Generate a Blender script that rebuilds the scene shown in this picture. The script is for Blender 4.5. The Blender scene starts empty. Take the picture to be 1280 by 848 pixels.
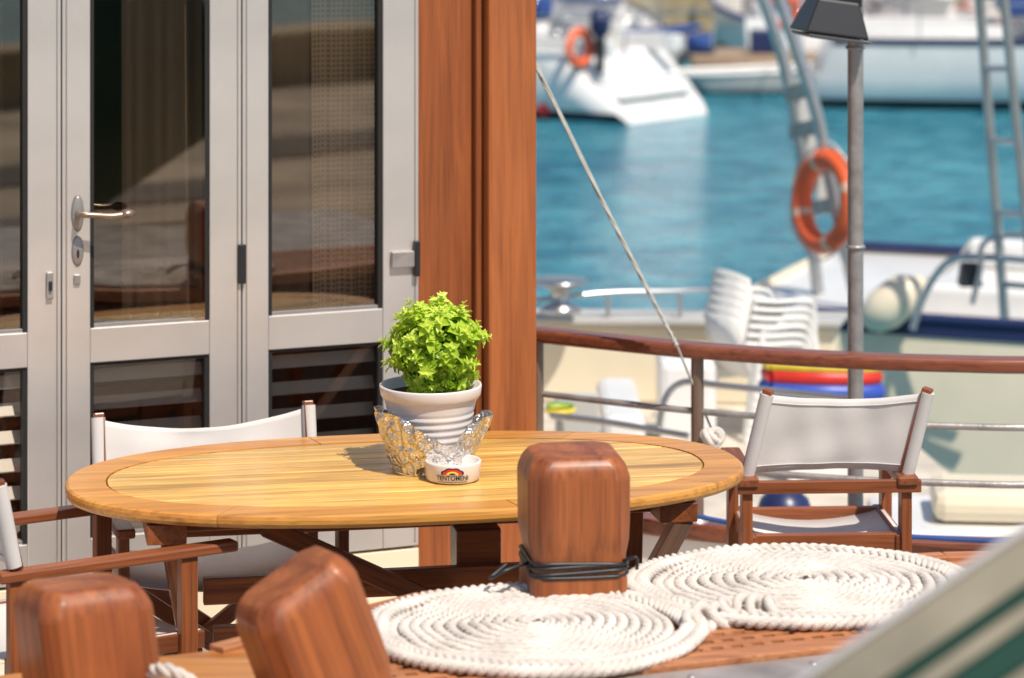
import bpy, bmesh, math, random
from mathutils import Vector, Matrix, noise
random.seed(7)
S=bpy.context.scene
COL=S.collection
CAMH=2.43; F=3555.0
def P(u,v,y):
    """measured photo point at a known real distance y (m) -> world coordinates"""
    return Vector(((u-640)*y/F, y, CAMH-(v+200)*y/F))
# ---------------------------------------------------------------- materials
def newmat(name):
    m=bpy.data.materials.new(name); m.use_nodes=True
    return m, m.node_tree.nodes, m.node_tree.links, m.node_tree.nodes['Principled BSDF']
def setc(b,c): b.inputs['Base Color'].default_value=(*c,1)
def plain(name,c,rough=.5,metal=0,var=.15,scale=6,bump=.0,bscale=60,coat=0,spec=.5):
    m,N,L,b=newmat(name)
    tc=N.new('ShaderNodeTexCoord'); n=N.new('ShaderNodeTexNoise'); n.inputs['Scale'].default_value=scale; n.inputs['Detail'].default_value=6
    L.new(tc.outputs['Object'],n.inputs['Vector'])
    r=N.new('ShaderNodeValToRGB'); r.color_ramp.elements[0].position=.3; r.color_ramp.elements[1].position=.7
    r.color_ramp.elements[0].color=(*[x*(1-var) for x in c],1); r.color_ramp.elements[1].color=(*[min(1,x*(1+var*.5)) for x in c],1)
    L.new(n.outputs['Fac'],r.inputs['Fac']); L.new(r.outputs['Color'],b.inputs['Base Color'])
    b.inputs['Roughness'].default_value=rough; b.inputs['Metallic'].default_value=metal
    b.inputs['Coat Weight'].default_value=coat; b.inputs['Specular IOR Level'].default_value=spec
    if bump:
        n2=N.new('ShaderNodeTexNoise'); n2.inputs['Scale'].default_value=bscale; n2.inputs['Detail'].default_value=4
        L.new(tc.outputs['Object'],n2.inputs['Vector'])
        bp=N.new('ShaderNodeBump'); bp.inputs['Strength'].default_value=bump; bp.inputs['Distance'].default_value=.01
        L.new(n2.outputs['Fac'],bp.inputs['Height']); L.new(bp.outputs['Normal'],b.inputs['Normal'])
    return m
def wood(name,dark,light,axis='X',rough=.35,coat=.4,sc=1.0,rnd=.25,bump=.15,streak=.35):
    m,N,L,b=newmat(name)
    tc=N.new('ShaderNodeTexCoord'); mp=N.new('ShaderNodeMapping')
    s=[26*sc]*3; s['XYZ'.index(axis)]=1.6*sc
    mp.inputs['Scale'].default_value=s
    oi=N.new('ShaderNodeObjectInfo')
    off=N.new('ShaderNodeVectorMath'); off.operation='SCALE'; off.inputs['Scale'].default_value=20
    cb=N.new('ShaderNodeCombineXYZ'); 
    for k in range(3): L.new(oi.outputs['Random'],cb.inputs[k])
    L.new(cb.outputs[0],off.inputs[0])
    add=N.new('ShaderNodeVectorMath'); add.operation='ADD'
    L.new(tc.outputs['Object'],mp.inputs['Vector']); L.new(mp.outputs[0],add.inputs[0]); L.new(off.outputs[0],add.inputs[1])
    n=N.new('ShaderNodeTexNoise'); n.inputs['Scale'].default_value=1; n.inputs['Detail'].default_value=8; n.inputs['Roughness'].default_value=.6; n.inputs['Distortion'].default_value=.6
    L.new(add.outputs[0],n.inputs['Vector'])
    r=N.new('ShaderNodeValToRGB'); r.color_ramp.elements[0].position=.3; r.color_ramp.elements[1].position=.68
    r.color_ramp.elements[0].color=(*dark,1); r.color_ramp.elements[1].color=(*light,1)
    L.new(n.outputs['Fac'],r.inputs['Fac'])
    mp2=N.new('ShaderNodeMapping'); s2=[150*sc]*3; s2['XYZ'.index(axis)]=4*sc; mp2.inputs['Scale'].default_value=s2
    L.new(tc.outputs['Object'],mp2.inputs['Vector'])
    ns=N.new('ShaderNodeTexNoise'); ns.inputs['Scale'].default_value=1; ns.inputs['Detail'].default_value=3; L.new(mp2.outputs[0],ns.inputs['Vector'])
    rs=N.new('ShaderNodeValToRGB'); rs.color_ramp.elements[0].position=.32; rs.color_ramp.elements[1].position=.52
    rs.color_ramp.elements[0].color=(1-streak,)*3+(1,); rs.color_ramp.elements[1].color=(1,1,1,1); L.new(ns.outputs['Fac'],rs.inputs['Fac'])
    mul=N.new('ShaderNodeMix'); mul.data_type='RGBA'; mul.blend_type='MULTIPLY'; mul.inputs[0].default_value=1
    L.new(r.outputs['Color'],mul.inputs[6]); L.new(rs.outputs['Color'],mul.inputs[7])
    n3=N.new('ShaderNodeTexNoise'); n3.inputs['Scale'].default_value=5; n3.inputs['Detail'].default_value=3
    L.new(tc.outputs['Object'],n3.inputs['Vector'])
    hs=N.new('ShaderNodeHueSaturation'); L.new(mul.outputs[2],hs.inputs['Color'])
    mr=N.new('ShaderNodeMapRange'); mr.inputs['To Min'].default_value=1-rnd; mr.inputs['To Max'].default_value=1+rnd
    ad=N.new('ShaderNodeMath'); ad.operation='ADD'; L.new(oi.outputs['Random'],ad.inputs[0]); L.new(n3.outputs['Fac'],ad.inputs[1])
    hf=N.new('ShaderNodeMath'); hf.operation='MULTIPLY'; hf.inputs[1].default_value=.5; L.new(ad.outputs[0],hf.inputs[0])
    L.new(hf.outputs[0],mr.inputs['Value']); L.new(mr.outputs[0],hs.inputs['Value'])
    L.new(hs.outputs[0],b.inputs['Base Color'])
    rr=N.new('ShaderNodeMapRange'); rr.inputs['To Min'].default_value=rough*.7; rr.inputs['To Max'].default_value=min(1,rough*1.5)
    L.new(n3.outputs['Fac'],rr.inputs['Value']); L.new(rr.outputs[0],b.inputs['Roughness'])
    b.inputs['Coat Weight'].default_value=coat; b.inputs['Coat Roughness'].default_value=.2
    bp=N.new('ShaderNodeBump'); bp.inputs['Strength'].default_value=bump; bp.inputs['Distance'].default_value=.004
    L.new(n.outputs['Fac'],bp.inputs['Height']); L.new(bp.outputs[0],b.inputs['Normal'])
    return m
W_PANEL=wood('varnished_panel',(.20,.05,.012),(.36,.10,.023),'Z',.42,.15,.8,.12,.15,.22)
W_PILLAR=wood('varnished_pillar',(.28,.075,.02),(.47,.14,.036),'Z',.42,.2,.7,.1,.15,.22)
W_TOP=wood('teak_top',(.58,.27,.05),(.94,.59,.16),'X',.33,.35,1.0,.30,.25,.42)
W_RIM=wood('teak_rim',(.52,.20,.034),(.78,.36,.07),'X',.36,.3,.6,.14,.15,.3)
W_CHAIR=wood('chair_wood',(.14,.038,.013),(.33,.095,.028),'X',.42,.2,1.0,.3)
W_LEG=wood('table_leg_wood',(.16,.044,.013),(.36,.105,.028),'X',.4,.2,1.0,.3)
W_BOL=wood('bollard_wood',(.22,.05,.014),(.50,.15,.036),'Z',.46,.18,.55,.22,.35,.3)
W_RAIL=wood('rail_wood',(.17,.043,.02),(.29,.085,.038),'X',.35,.3,.6,.15)
W_GRATE=wood('grating_wood',(.34,.11,.038),(.58,.24,.10),'X',.5,.1,1.0,.25)
W_PLAT=wood('platform_wood',(.42,.14,.028),(.62,.26,.06),'X',.4,.3,.6,.15)
W_DARK=wood('dark_wood',(.05,.017,.008),(.11,.035,.014),'X',.5,.1,1,.2)
ALU=plain('brushed_aluminium',(.75,.70,.665),.33,.60,.16,2.2,.05,200)
ALU_D=plain('aluminium_bead',(.38,.35,.33),.4,.6,.1)
STEEL=plain('stainless_steel',(.60,.60,.60),.28,.9,.15,8)
STEEL_D=plain('weathered_steel',(.42,.385,.365),.45,.5,.3,14,.2)
BLACK=plain('black_plastic',(.02,.02,.022),.4)
RUBBER=plain('rubber_seal',(.015,.013,.012),.6)
WHITE=plain('white_gelcoat',(.80,.785,.76),.3,0,.08,2,coat=.3)
CREAM=plain('cream_gelcoat',(.80,.70,.52),.35,0,.08,2,coat=.1)
GREYP=plain('grey_paint',(.50,.49,.47),.45,0,.12,3)
PLAST=plain('white_plastic',(.80,.79,.76),.4,0,.04,3)
DECKM=plain('pale_deck',(.62,.55,.46),.6,0,.25,5,.15,80)
NAVY=plain('navy_paint',(.02,.03,.10),.35)
BLUE=plain('blue_canvas',(.03,.08,.28),.8,0,.2,8)
BLUEP=plain('blue_plastic',(.04,.09,.45),.4)
ORANGE=plain('orange_ring',(.85,.13,.035),.5,0,.1,5)
RED=plain('red_plastic',(.65,.03,.02),.4)
YEL=plain('yellow_plastic',(.80,.60,.06),.4)
GREENP=plain('green_plastic',(.08,.35,.06),.5)
STONE=plain('quay_stone',(.52,.39,.22),.9,0,.45,1.2,.5,6)
CONC=plain('quay_concrete',(.42,.34,.25),.9,0,.45,.8,.3,8)
ROPEM=plain('cotton_rope',(.74,.665,.60),.9,0,.22,10,.5,260,spec=.2)
ROPEG=plain('grey_line',(.52,.50,.45),.8,0,.2,30,.4,300)
CERAM=plain('ceramic',(.77,.70,.66),.35,0,.06,5,coat=.2)
PLATE=plain('worn_plate',(.42,.37,.34),.38,.3,.4,7,.2,30)
GREEN_D=plain('dark_green_frame',(.012,.055,.035),.3,.2)
TANF=plain('tan_frame',(.33,.285,.20),.25,.35,.45,4,coat=.4)
BRONZE=plain('bronze_handle',(.42,.31,.24),.35,.8,.3,20)
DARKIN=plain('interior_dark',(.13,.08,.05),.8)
BOOT=plain('boot_stripe',(.03,.035,.05),.5)
def cloth(name,c,tr=.35,scale=500,fold=.25):
    m,N,L,b=newmat(name); out=N['Material Output']
    tc=N.new('ShaderNodeTexCoord'); n=N.new('ShaderNodeTexNoise'); n.inputs['Scale'].default_value=5; n.inputs['Detail'].default_value=5
    L.new(tc.outputs['Object'],n.inputs['Vector'])
    r=N.new('ShaderNodeValToRGB'); r.color_ramp.elements[0].position=.35; r.color_ramp.elements[1].position=.65
    r.color_ramp.elements[0].color=(*[x*.93 for x in c],1); r.color_ramp.elements[1].color=(*c,1)
    L.new(n.outputs['Fac'],r.inputs['Fac']); L.new(r.outputs[0],b.inputs['Base Color'])
    b.inputs['Roughness'].default_value=.9; b.inputs['Specular IOR Level'].default_value=.15
    t=N.new('ShaderNodeBsdfTranslucent'); L.new(r.outputs[0],t.inputs['Color'])
    mx=N.new('ShaderNodeMixShader'); mx.inputs[0].default_value=tr
    L.new(b.outputs[0],mx.inputs[1]); L.new(t.outputs[0],mx.inputs[2]); L.new(mx.outputs[0],out.inputs['Surface'])
    w=N.new('ShaderNodeTexNoise'); w.inputs['Scale'].default_value=scale; L.new(tc.outputs['Object'],w.inputs['Vector'])
    n4=N.new('ShaderNodeTexNoise'); n4.inputs['Scale'].default_value=7; n4.inputs['Detail'].default_value=3; L.new(tc.outputs['Object'],n4.inputs['Vector'])
    b1=N.new('ShaderNodeBump'); b1.inputs['Strength'].default_value=fold; b1.inputs['Distance'].default_value=.03; L.new(n4.outputs['Fac'],b1.inputs['Height'])
    b2=N.new('ShaderNodeBump'); b2.inputs['Strength'].default_value=.3; b2.inputs['Distance'].default_value=.002; L.new(w.outputs['Fac'],b2.inputs['Height']); L.new(b1.outputs[0],b2.inputs['Normal'])
    L.new(b2.outputs[0],b.inputs['Normal'])
    return m
CANVAS=cloth('chair_canvas',(.82,.77,.73),.2,500,.06)
CURT_D=cloth('curtain_dark',(.60,.44,.31),.3)
CURT_P=cloth('curtain_plain',(.34,.24,.165),.3)
def checked():
    m,N,L,b=newmat('checked_curtain')
    tc=N.new('ShaderNodeTexCoord')
    w1=N.new('ShaderNodeTexWave'); w1.bands_direction='X'; w1.inputs['Scale'].default_value=20
    w2=N.new('ShaderNodeTexWave'); w2.bands_direction='Z'; w2.inputs['Scale'].default_value=20
    L.new(tc.outputs['Object'],w1.inputs[0]); L.new(tc.outputs['Object'],w2.inputs[0])
    mu=N.new('ShaderNodeMath'); mu.operation='MULTIPLY'; L.new(w1.outputs['Fac'],mu.inputs[0]); L.new(w2.outputs['Fac'],mu.inputs[1])
    r=N.new('ShaderNodeValToRGB'); r.color_ramp.elements[0].color=(.72,.56,.39,1); r.color_ramp.elements[1].color=(.30,.20,.14,1); r.color_ramp.elements[1].position=.6
    L.new(mu.outputs[0],r.inputs['Fac']); L.new(r.outputs[0],b.inputs['Base Color']); b.inputs['Roughness'].default_value=.9
    return m
CHECK=checked()
def glassmat(name,tint,base=.06,gl=(1,1,1),bump=.02):
    m,N,L,b=newmat(name); out=N['Material Output']; N.remove(b)
    t=N.new('ShaderNodeBsdfTransparent'); t.inputs['Color'].default_value=(*tint,1)
    g=N.new('ShaderNodeBsdfGlossy'); g.inputs['Roughness'].default_value=.02; g.inputs['Color'].default_value=(*gl,1)
    f=N.new('ShaderNodeFresnel'); f.inputs['IOR'].default_value=1.52
    ad=N.new('ShaderNodeMath'); ad.operation='ADD'; ad.inputs[1].default_value=base; L.new(f.outputs[0],ad.inputs[0])
    tc=N.new('ShaderNodeTexCoord'); n=N.new('ShaderNodeTexNoise'); n.inputs['Scale'].default_value=2.2
    L.new(tc.outputs['Object'],n.inputs['Vector'])
    bp=N.new('ShaderNodeBump'); bp.inputs['Strength'].default_value=bump; bp.inputs['Distance'].default_value=.01
    L.new(n.outputs['Fac'],bp.inputs['Height']); L.new(bp.outputs['Normal'],g.inputs['Normal'])
    mx=N.new('ShaderNodeMixShader'); L.new(ad.outputs[0],mx.inputs[0]); L.new(t.outputs[0],mx.inputs[1]); L.new(g.outputs[0],mx.inputs[2])
    L.new(mx.outputs[0],out.inputs['Surface']); return m
GLASS=glassmat('door_glass',(.86,.81,.74),.16,(1,.93,.84))
def foilmat():
    m,N,L,b=newmat('kitchen_foil'); setc(b,(.74,.72,.70)); b.inputs['Metallic'].default_value=1; b.inputs['Roughness'].default_value=.32
    tc=N.new('ShaderNodeTexCoord'); v=N.new('ShaderNodeTexVoronoi'); v.inputs['Scale'].default_value=42; v.feature='F1'; L.new(tc.outputs['Object'],v.inputs['Vector'])
    v2=N.new('ShaderNodeTexVoronoi'); v2.inputs['Scale'].default_value=110; L.new(tc.outputs['Object'],v2.inputs['Vector'])
    ad=N.new('ShaderNodeMath'); ad.operation='MULTIPLY_ADD'; ad.inputs[1].default_value=.35; L.new(v2.outputs['Distance'],ad.inputs[0]); L.new(v.outputs['Distance'],ad.inputs[2])
    bp=N.new('ShaderNodeBump'); bp.inputs['Strength'].default_value=.8; bp.inputs['Distance'].default_value=.012
    L.new(ad.outputs[0],bp.inputs['Height']); L.new(bp.outputs[0],b.inputs['Normal']); return m
FOIL=foilmat()
def leafmat():
    m,N,L,b=newmat('basil_leaf'); out=N['Material Output']
    a=N.new('ShaderNodeAttribute'); a.attribute_name='lv'
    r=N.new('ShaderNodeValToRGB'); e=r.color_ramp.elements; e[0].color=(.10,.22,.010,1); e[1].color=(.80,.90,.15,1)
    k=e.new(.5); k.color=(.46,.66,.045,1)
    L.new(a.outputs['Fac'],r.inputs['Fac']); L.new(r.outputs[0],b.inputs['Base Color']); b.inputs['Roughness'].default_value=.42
    t=N.new('ShaderNodeBsdfTranslucent'); L.new(r.outputs[0],t.inputs['Color'])
    mx=N.new('ShaderNodeMixShader'); mx.inputs[0].default_value=.42
    L.new(b.outputs[0],mx.inputs[1]); L.new(t.outputs[0],mx.inputs[2]); L.new(mx.outputs[0],out.inputs['Surface']); return m
LEAF=leafmat()
def watermat():
    m,N,L,b=newmat('harbour_water')
    tc=N.new('ShaderNodeTexCoord'); mp=N.new('ShaderNodeMapping'); mp.inputs['Scale'].default_value=(.8,.9,1)
    L.new(tc.outputs['Object'],mp.inputs['Vector'])
    n=N.new('ShaderNodeTexNoise'); n.inputs['Scale'].default_value=2.2; n.inputs['Detail'].default_value=6; n.inputs['Roughness'].default_value=.6; n.inputs['Distortion'].default_value=.3
    L.new(mp.outputs[0],n.inputs['Vector'])
    n2=N.new('ShaderNodeTexNoise'); n2.inputs['Scale'].default_value=.16; n2.inputs['Detail'].default_value=4
    L.new(mp.outputs[0],n2.inputs['Vector'])
    r=N.new('ShaderNodeValToRGB'); e=r.color_ramp.elements; e[0].position=.40; e[1].position=.62
    e[0].color=(.010,.155,.245,1); e[1].color=(.10,.37,.45,1)
    mxf=N.new('ShaderNodeMix'); mxf.data_type='FLOAT'; mxf.inputs[0].default_value=.3; L.new(n.outputs['Fac'],mxf.inputs[2]); L.new(n2.outputs['Fac'],mxf.inputs[3])
    L.new(mxf.outputs[0],r.inputs['Fac']); L.new(r.outputs[0],b.inputs['Base Color'])
    b.inputs['Roughness'].default_value=.1; b.inputs['IOR'].default_value=1.33; b.inputs['Specular IOR Level'].default_value=.42
    bp=N.new('ShaderNodeBump'); bp.inputs['Strength'].default_value=1; bp.inputs['Distance'].default_value=.32
    L.new(n.outputs['Fac'],bp.inputs['Height']); L.new(bp.outputs[0],b.inputs['Normal']); return m
WATER=watermat()
# ---------------------------------------------------------------- geometry helpers
def group(name,loc=(0,0,0),rz=0,rot=None):
    e=bpy.data.objects.new(name,None); COL.objects.link(e); e.location=loc
    e.rotation_euler=rot if rot else (0,0,rz); e.empty_display_size=.1; return e
def mk(name,verts,faces,mat,parent=None,smooth=False):
    me=bpy.data.meshes.new(name); me.from_pydata([tuple(v) for v in verts],[],faces); me.update()
    bm=bmesh.new(); bm.from_mesh(me); bmesh.ops.recalc_face_normals(bm,faces=bm.faces); bm.to_mesh(me); bm.free()
    if mat: me.materials.append(mat)
    if smooth:
        for p in me.polygons: p.use_smooth=True
    o=bpy.data.objects.new(name,me); COL.objects.link(o)
    if parent: o.parent=parent
    return o
def bevel(o,w=.004,seg=2):
    if w:
        b=o.modifiers.new('b','BEVEL'); b.width=w; b.segments=seg; b.limit_method='ANGLE'
BF=[(0,1,3,2),(4,6,7,5),(0,4,5,1),(2,3,7,6),(0,2,6,4),(1,5,7,3)]
def box(name,c,s,mat,parent=None,bv=.003,rz=0,rot=None):
    v=[(i*s[0]/2,j*s[1]/2,k*s[2]/2) for i in(-1,1) for j in(-1,1) for k in(-1,1)]
    o=mk(name,v,BF,mat,parent); o.location=c; o.rotation_euler=rot if rot else (0,0,rz); bevel(o,bv); return o
def span(name,a,b,mat,parent=None,bv=.003):
    return box(name,[(a[i]+b[i])/2 for i in range(3)],[abs(b[i]-a[i]) for i in range(3)],mat,parent,bv)
def beam(name,p1,p2,w,h,mat,parent=None,bv=.003,up=(0,0,1)):
    p1=Vector(p1);p2=Vector(p2); d=p2-p1; x=d.normalized(); up=Vector(up)
    if abs(x.dot(up))>.97: up=Vector((0,1,0))
    y=up.cross(x).normalized(); z=x.cross(y)
    o=box(name,(0,0,0),(d.length,w,h),mat,parent,bv)
    M=Matrix((x,y,z)).transposed().to_4x4(); M.translation=(p1+p2)/2; o.matrix_local=M; return o
def smoothpts(pts,n=8):
    pts=[Vector(p) for p in pts]
    if len(pts)<3: return pts
    out=[]
    for i in range(len(pts)-1):
        p0=pts[max(i-1,0)];p1=pts[i];p2=pts[i+1];p3=pts[min(i+2,len(pts)-1)]
        for k in range(n):
            t=k/n
            out.append(.5*((2*p1)+(-p0+p2)*t+(2*p0-5*p1+4*p2-p3)*t*t+(-p0+3*p1-3*p2+p3)*t**3))
    out.append(pts[-1]); return out
def tube(name,pts,r,mat,parent=None,sm=True,cyc=False,res=4):
    if sm: pts=smoothpts(pts)
    cu=bpy.data.curves.new(name,'CURVE'); cu.dimensions='3D'; cu.bevel_depth=r; cu.bevel_resolution=res; cu.use_fill_caps=True
    sp=cu.splines.new('POLY'); sp.points.add(len(pts)-1)
    for i,p in enumerate(pts): sp.points[i].co=(*p,1)
    sp.use_cyclic_u=cyc; sp.use_smooth=True
    cu.materials.append(mat); o=bpy.data.objects.new(name,cu); COL.objects.link(o)
    if parent: o.parent=parent
    return o
def lathe(name,prof,mat,parent=None,loc=(0,0,0),n=48,sy=1.0,fn=None,rot=None):
    v=[];f=[]
    for i in range(n):
        a=2*math.pi*i/n
        for j,(r,z) in enumerate(prof):
            p=Vector((r*math.cos(a),r*math.sin(a)*sy,z))
            if fn: p=fn(p,a,j)
            v.append(p)
    m=len(prof)
    for i in range(n):
        for j in range(m-1):
            a=i*m+j;b=((i+1)%n)*m+j; f.append((a,b,b+1,a+1))
    o=mk(name,v,f,mat,parent,True); o.location=loc
    if rot: o.rotation_euler=rot
    return o
def prism(name,poly,z0,z1,mat,parent=None,bv=0):
    n=len(poly); v=[(x,y,z0) for x,y in poly]+[(x,y,z1) for x,y in poly]
    f=[tuple(range(n)),tuple(range(n,2*n))]+[(i,(i+1)%n,n+(i+1)%n,n+i) for i in range(n)]
    o=mk(name,v,f,mat,parent); bevel(o,bv); return o
def torus(name,R,r,mat,parent,loc,rot,a0=0,a1=2*math.pi,n=48,m=16):
    v=[];f=[]
    full=abs(a1-a0-2*math.pi)<1e-3
    cnt=n if full else n+1
    for i in range(cnt):
        a=a0+(a1-a0)*i/n
        for j in range(m):
            b=2*math.pi*j/m; v.append(((R+r*math.cos(b))*math.cos(a),(R+r*math.cos(b))*math.sin(a),r*math.sin(b)))
    for i in range(n):
        for j in range(m):
            a=i*m+j;b=((i+1)%cnt)*m+j; f.append((a,b,((i+1)%cnt)*m+(j+1)%m,i*m+(j+1)%m))
    o=mk(name,v,f,mat,parent,True); o.location=loc; o.rotation_euler=rot; return o
def frus(name,c,z0,hx0,hy0,z1,hx1,hy1,mat,par,rot=(0,0,0)):
    v=[(sx*hx0,sy*hy0,z0) for sx,sy in((-1,-1),(1,-1),(1,1),(-1,1))]+[(sx*hx1,sy*hy1,z1) for sx,sy in((-1,-1),(1,-1),(1,1),(-1,1))]
    o=mk(name,v,[(0,1,2,3),(4,5,6,7)]+[(i,(i+1)%4,4+(i+1)%4,4+i) for i in range(4)],mat,par); o.location=c; o.rotation_euler=rot; bevel(o,.008,2); return o
def twisted(name,path,rr,mat,par,twist=.06,M=6):
    """three-strand laid rope along a path"""
    pts=smoothpts(path,14); verts=[];faces=[]; n=len(pts)
    for st in range(3):
        base=len(verts); s=0
        for i,p in enumerate(pts):
            if i: s+=(pts[i]-pts[i-1]).length
            t=(pts[min(i+1,n-1)]-pts[max(i-1,0)]).normalized()
            u=t.cross(Vector((.13,.21,1))).normalized(); w=t.cross(u)
            ph=2*math.pi*s/twist+2*math.pi*st/3
            c=p+(u*math.cos(ph)+w*math.sin(ph))*rr*.58
            for j in range(M):
                b=2*math.pi*j/M; verts.append(c+(u*math.cos(b)+w*math.sin(b))*rr*.6)
        for i in range(n-1):
            for j in range(M): faces.append((base+i*M+j,base+i*M+(j+1)%M,base+(i+1)*M+(j+1)%M,base+(i+1)*M+j))
    return mk(name,verts,faces,mat,par,True)
# ---------------------------------------------------------------- water, quays
def sheet(name,x0,x1,y0,y1,z,mat):
    return mk(name,[(x0,y0,z),(x1,y0,z),(x1,y1,z),(x0,y1,z)],[(0,1,2,3)],mat)
sheet('sea_water',-900,900,-900,900,-2.0,WATER)
q=group('harbour_quay')
span('quay_body',(-25,-17,-3),(35,3.0,-.35),CONC,q,.03)
span('quay_kerb',(-25,2.6,-.346),(35,3.0,-.22),STONE,q,.02)
span('shadow_strip',(-25,-4.6,-.345),(35,-3.4,-.325),plain('painted_shadow',(.10,.085,.07),.9,0,.4,2),q,.005)  # unseen dark strip, painted in as a shadow line for the door glass to reflect
span('reflection_wall',(-25,-9.4,-.346),(35,-9.0,.25),STONE,q,.03)  # unseen wall, added to band the reflection in the doors
q2=group('stone_quay')
span('wall',(-80,64,-3),(90,90,1.2),STONE,q2,.05)
for i in range(7): span('stone_course',(-80,63.9,-1.9+i*.42),(90,63.995,-1.9+i*.42+.38),STONE,q2,.02)
sheet('ground',-900,900,90,900,1.0,CONC)
# ---------------------------------------------------------------- own deck
deck=group('boat_deck')
deckpoly=[(-4,3.4),(2.2,3.4),(2.0,7.0),(1.9,8.75),(1.62,8.93),(1.28,8.96),(1.02,9.02),(.72,9.15),(.45,9.28),(.05,9.5),(.05,12),(-4,12)]
prism('deck_slab',deckpoly,-.12,0,DECKM,deck,.01)
railxy=[(.065,9.52),(.342,9.35),(.596,9.21),(.92,9.08),(1.166,9.01),(1.413,8.97),(1.61,8.95),(2.0,8.96),(2.5,9.0)]
def ribbon(name,xy,hw,z0,z1,mat,parent,bv=.004):
    pts=smoothpts([(x,y,0) for x,y in xy],6); v=[];f=[]
    for i,p in enumerate(pts):
        d=(pts[min(i+1,len(pts)-1)]-pts[max(i-1,0)]).normalized(); n=Vector((-d.y,d.x,0))
        for s,z in((-hw,z0),(hw,z0),(hw,z1),(-hw,z1)): v.append((p.x+n.x*s,p.y+n.y*s,z))
    for i in range(len(pts)-1):
        for j in range(4): f.append((i*4+j,i*4+(j+1)%4,(i+1)*4+(j+1)%4,(i+1)*4+j))
    f.append((0,1,2,3)); k=(len(pts)-1)*4; f.append((k,k+1,k+2,k+3))
    o=mk(name,v,f,mat,parent); bevel(o,bv,3); return o
ribbon('bulwark',railxy,.03,-.5,.17,WHITE,deck)
ribbon('toe_rail',railxy,.05,.172,.225,W_RAIL,deck,.01)
rail=group('deck_railing')
ribbon('cap_rail',railxy,.045,.755,.80,W_RAIL,rail,.014)
for z in(.58,.40): tube('rail_tube',[(x,y,z) for x,y in railxy],.011,STEEL_D,rail)
PB=plain('post_bronze',(.30,.20,.15),.4,.5)
for (x,y) in[(.085,9.50),(.60,9.205),(1.9,8.955)]:
    tube('post',[(x,y,.22),(x,y,.76)],.021,PB,rail,False)
    lathe('post_foot',[(0,.02),(.03,.018),(.038,0)],STEEL_D,rail,(x,y,.224),20)
tube('blue_line',smoothpts([(.35,9.27,.30),(.6,9.12,.26),(.9,9.0,.24),(1.2,8.93,.245),(1.55,8.88,.24),(2,8.88,.24)]),.008,BLUE,rail,False)
stay=group('mooring_line')
twisted('line_upper',[P(655,52,9.25),P(758,262,9.22),P(846,432,9.16)],.0072,ROPEG,stay,.05,5)
tube('line_lower',[P(846,432,9.16),P(870,490,9.2),P(893,545,9.2)],.004,ROPEG,stay)
for k in range(5):
    torus('rope_knot',.020+.005*(k%2),.010,ROPEM,stay,P(886+5*(k%3),545+3*(k%2),9.15),(random.random()*2,random.random()*2,0))
lamp=group('deck_lamp')
tube('pole',[(1.123,9.3,-.4),(1.123,9.3,2.3)],.026,STEEL_D,lamp,False)
for z in(1.1,1.75): torus('pole_clamp',.027,.006,STEEL_D,lamp,(1.123,9.3,z),(0,0,0),n=24,m=8)
c=P(1038,28,9.28)
frus('lamp_hood',c,-.04,.108,.10,.075,.07,.065,BLACK,lamp,(0,.14,.2))
frus('lamp_rim',c+Vector((.004,0,-.045)),-.012,.102,.095,.0,.113,.105,plain('lamp_grey',(.14,.14,.15),.5),lamp,(0,.14,.2))
span('lamp_bracket',(c.x+.03,9.26,c.z+.05),(1.14,9.33,c.z+.12),BLACK,lamp)
# ---------------------------------------------------------------- cabin wall with doors (wall-local frame)
WA=math.atan(.42)
cab=group('cabin_wall',(0,9.04,0),WA)
span('wood_panel',(-.322,0,.0),(-.075,.06,2.6),W_PANEL,cab,.002)
span('pillar',(-.11,-.075,0),(.055,.12,2.6),W_PILLAR,cab,.008)
span('pillar_moulding',(-.135,-.03,0),(-.112,.0-.001,2.6),W_PANEL,cab,.004)
span('left_panel',(-3.6,0,0),(-2.05,.06,2.6),W_PANEL,cab)
span('sill',(-2.05,-.02,0),(-.324,.10,.215),CREAM,cab)
span('lintel',(-2.05,0,2.24),(-.324,.08,2.6),W_PANEL,cab)
span('side_wall',(.0,.125,0),(.05,2.2,2.6),W_PANEL,cab)
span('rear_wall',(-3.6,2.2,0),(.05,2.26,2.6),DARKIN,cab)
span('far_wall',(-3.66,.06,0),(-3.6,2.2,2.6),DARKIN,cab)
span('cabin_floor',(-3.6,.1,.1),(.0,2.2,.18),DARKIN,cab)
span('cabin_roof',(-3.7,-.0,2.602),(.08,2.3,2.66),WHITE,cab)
lathe('plug',[(0,-.004),(.012,-.004),(.014,0)],W_DARK,cab,(.025,-.074,2.43-543/395),24,1,None,(math.pi/2,0,0))
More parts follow.
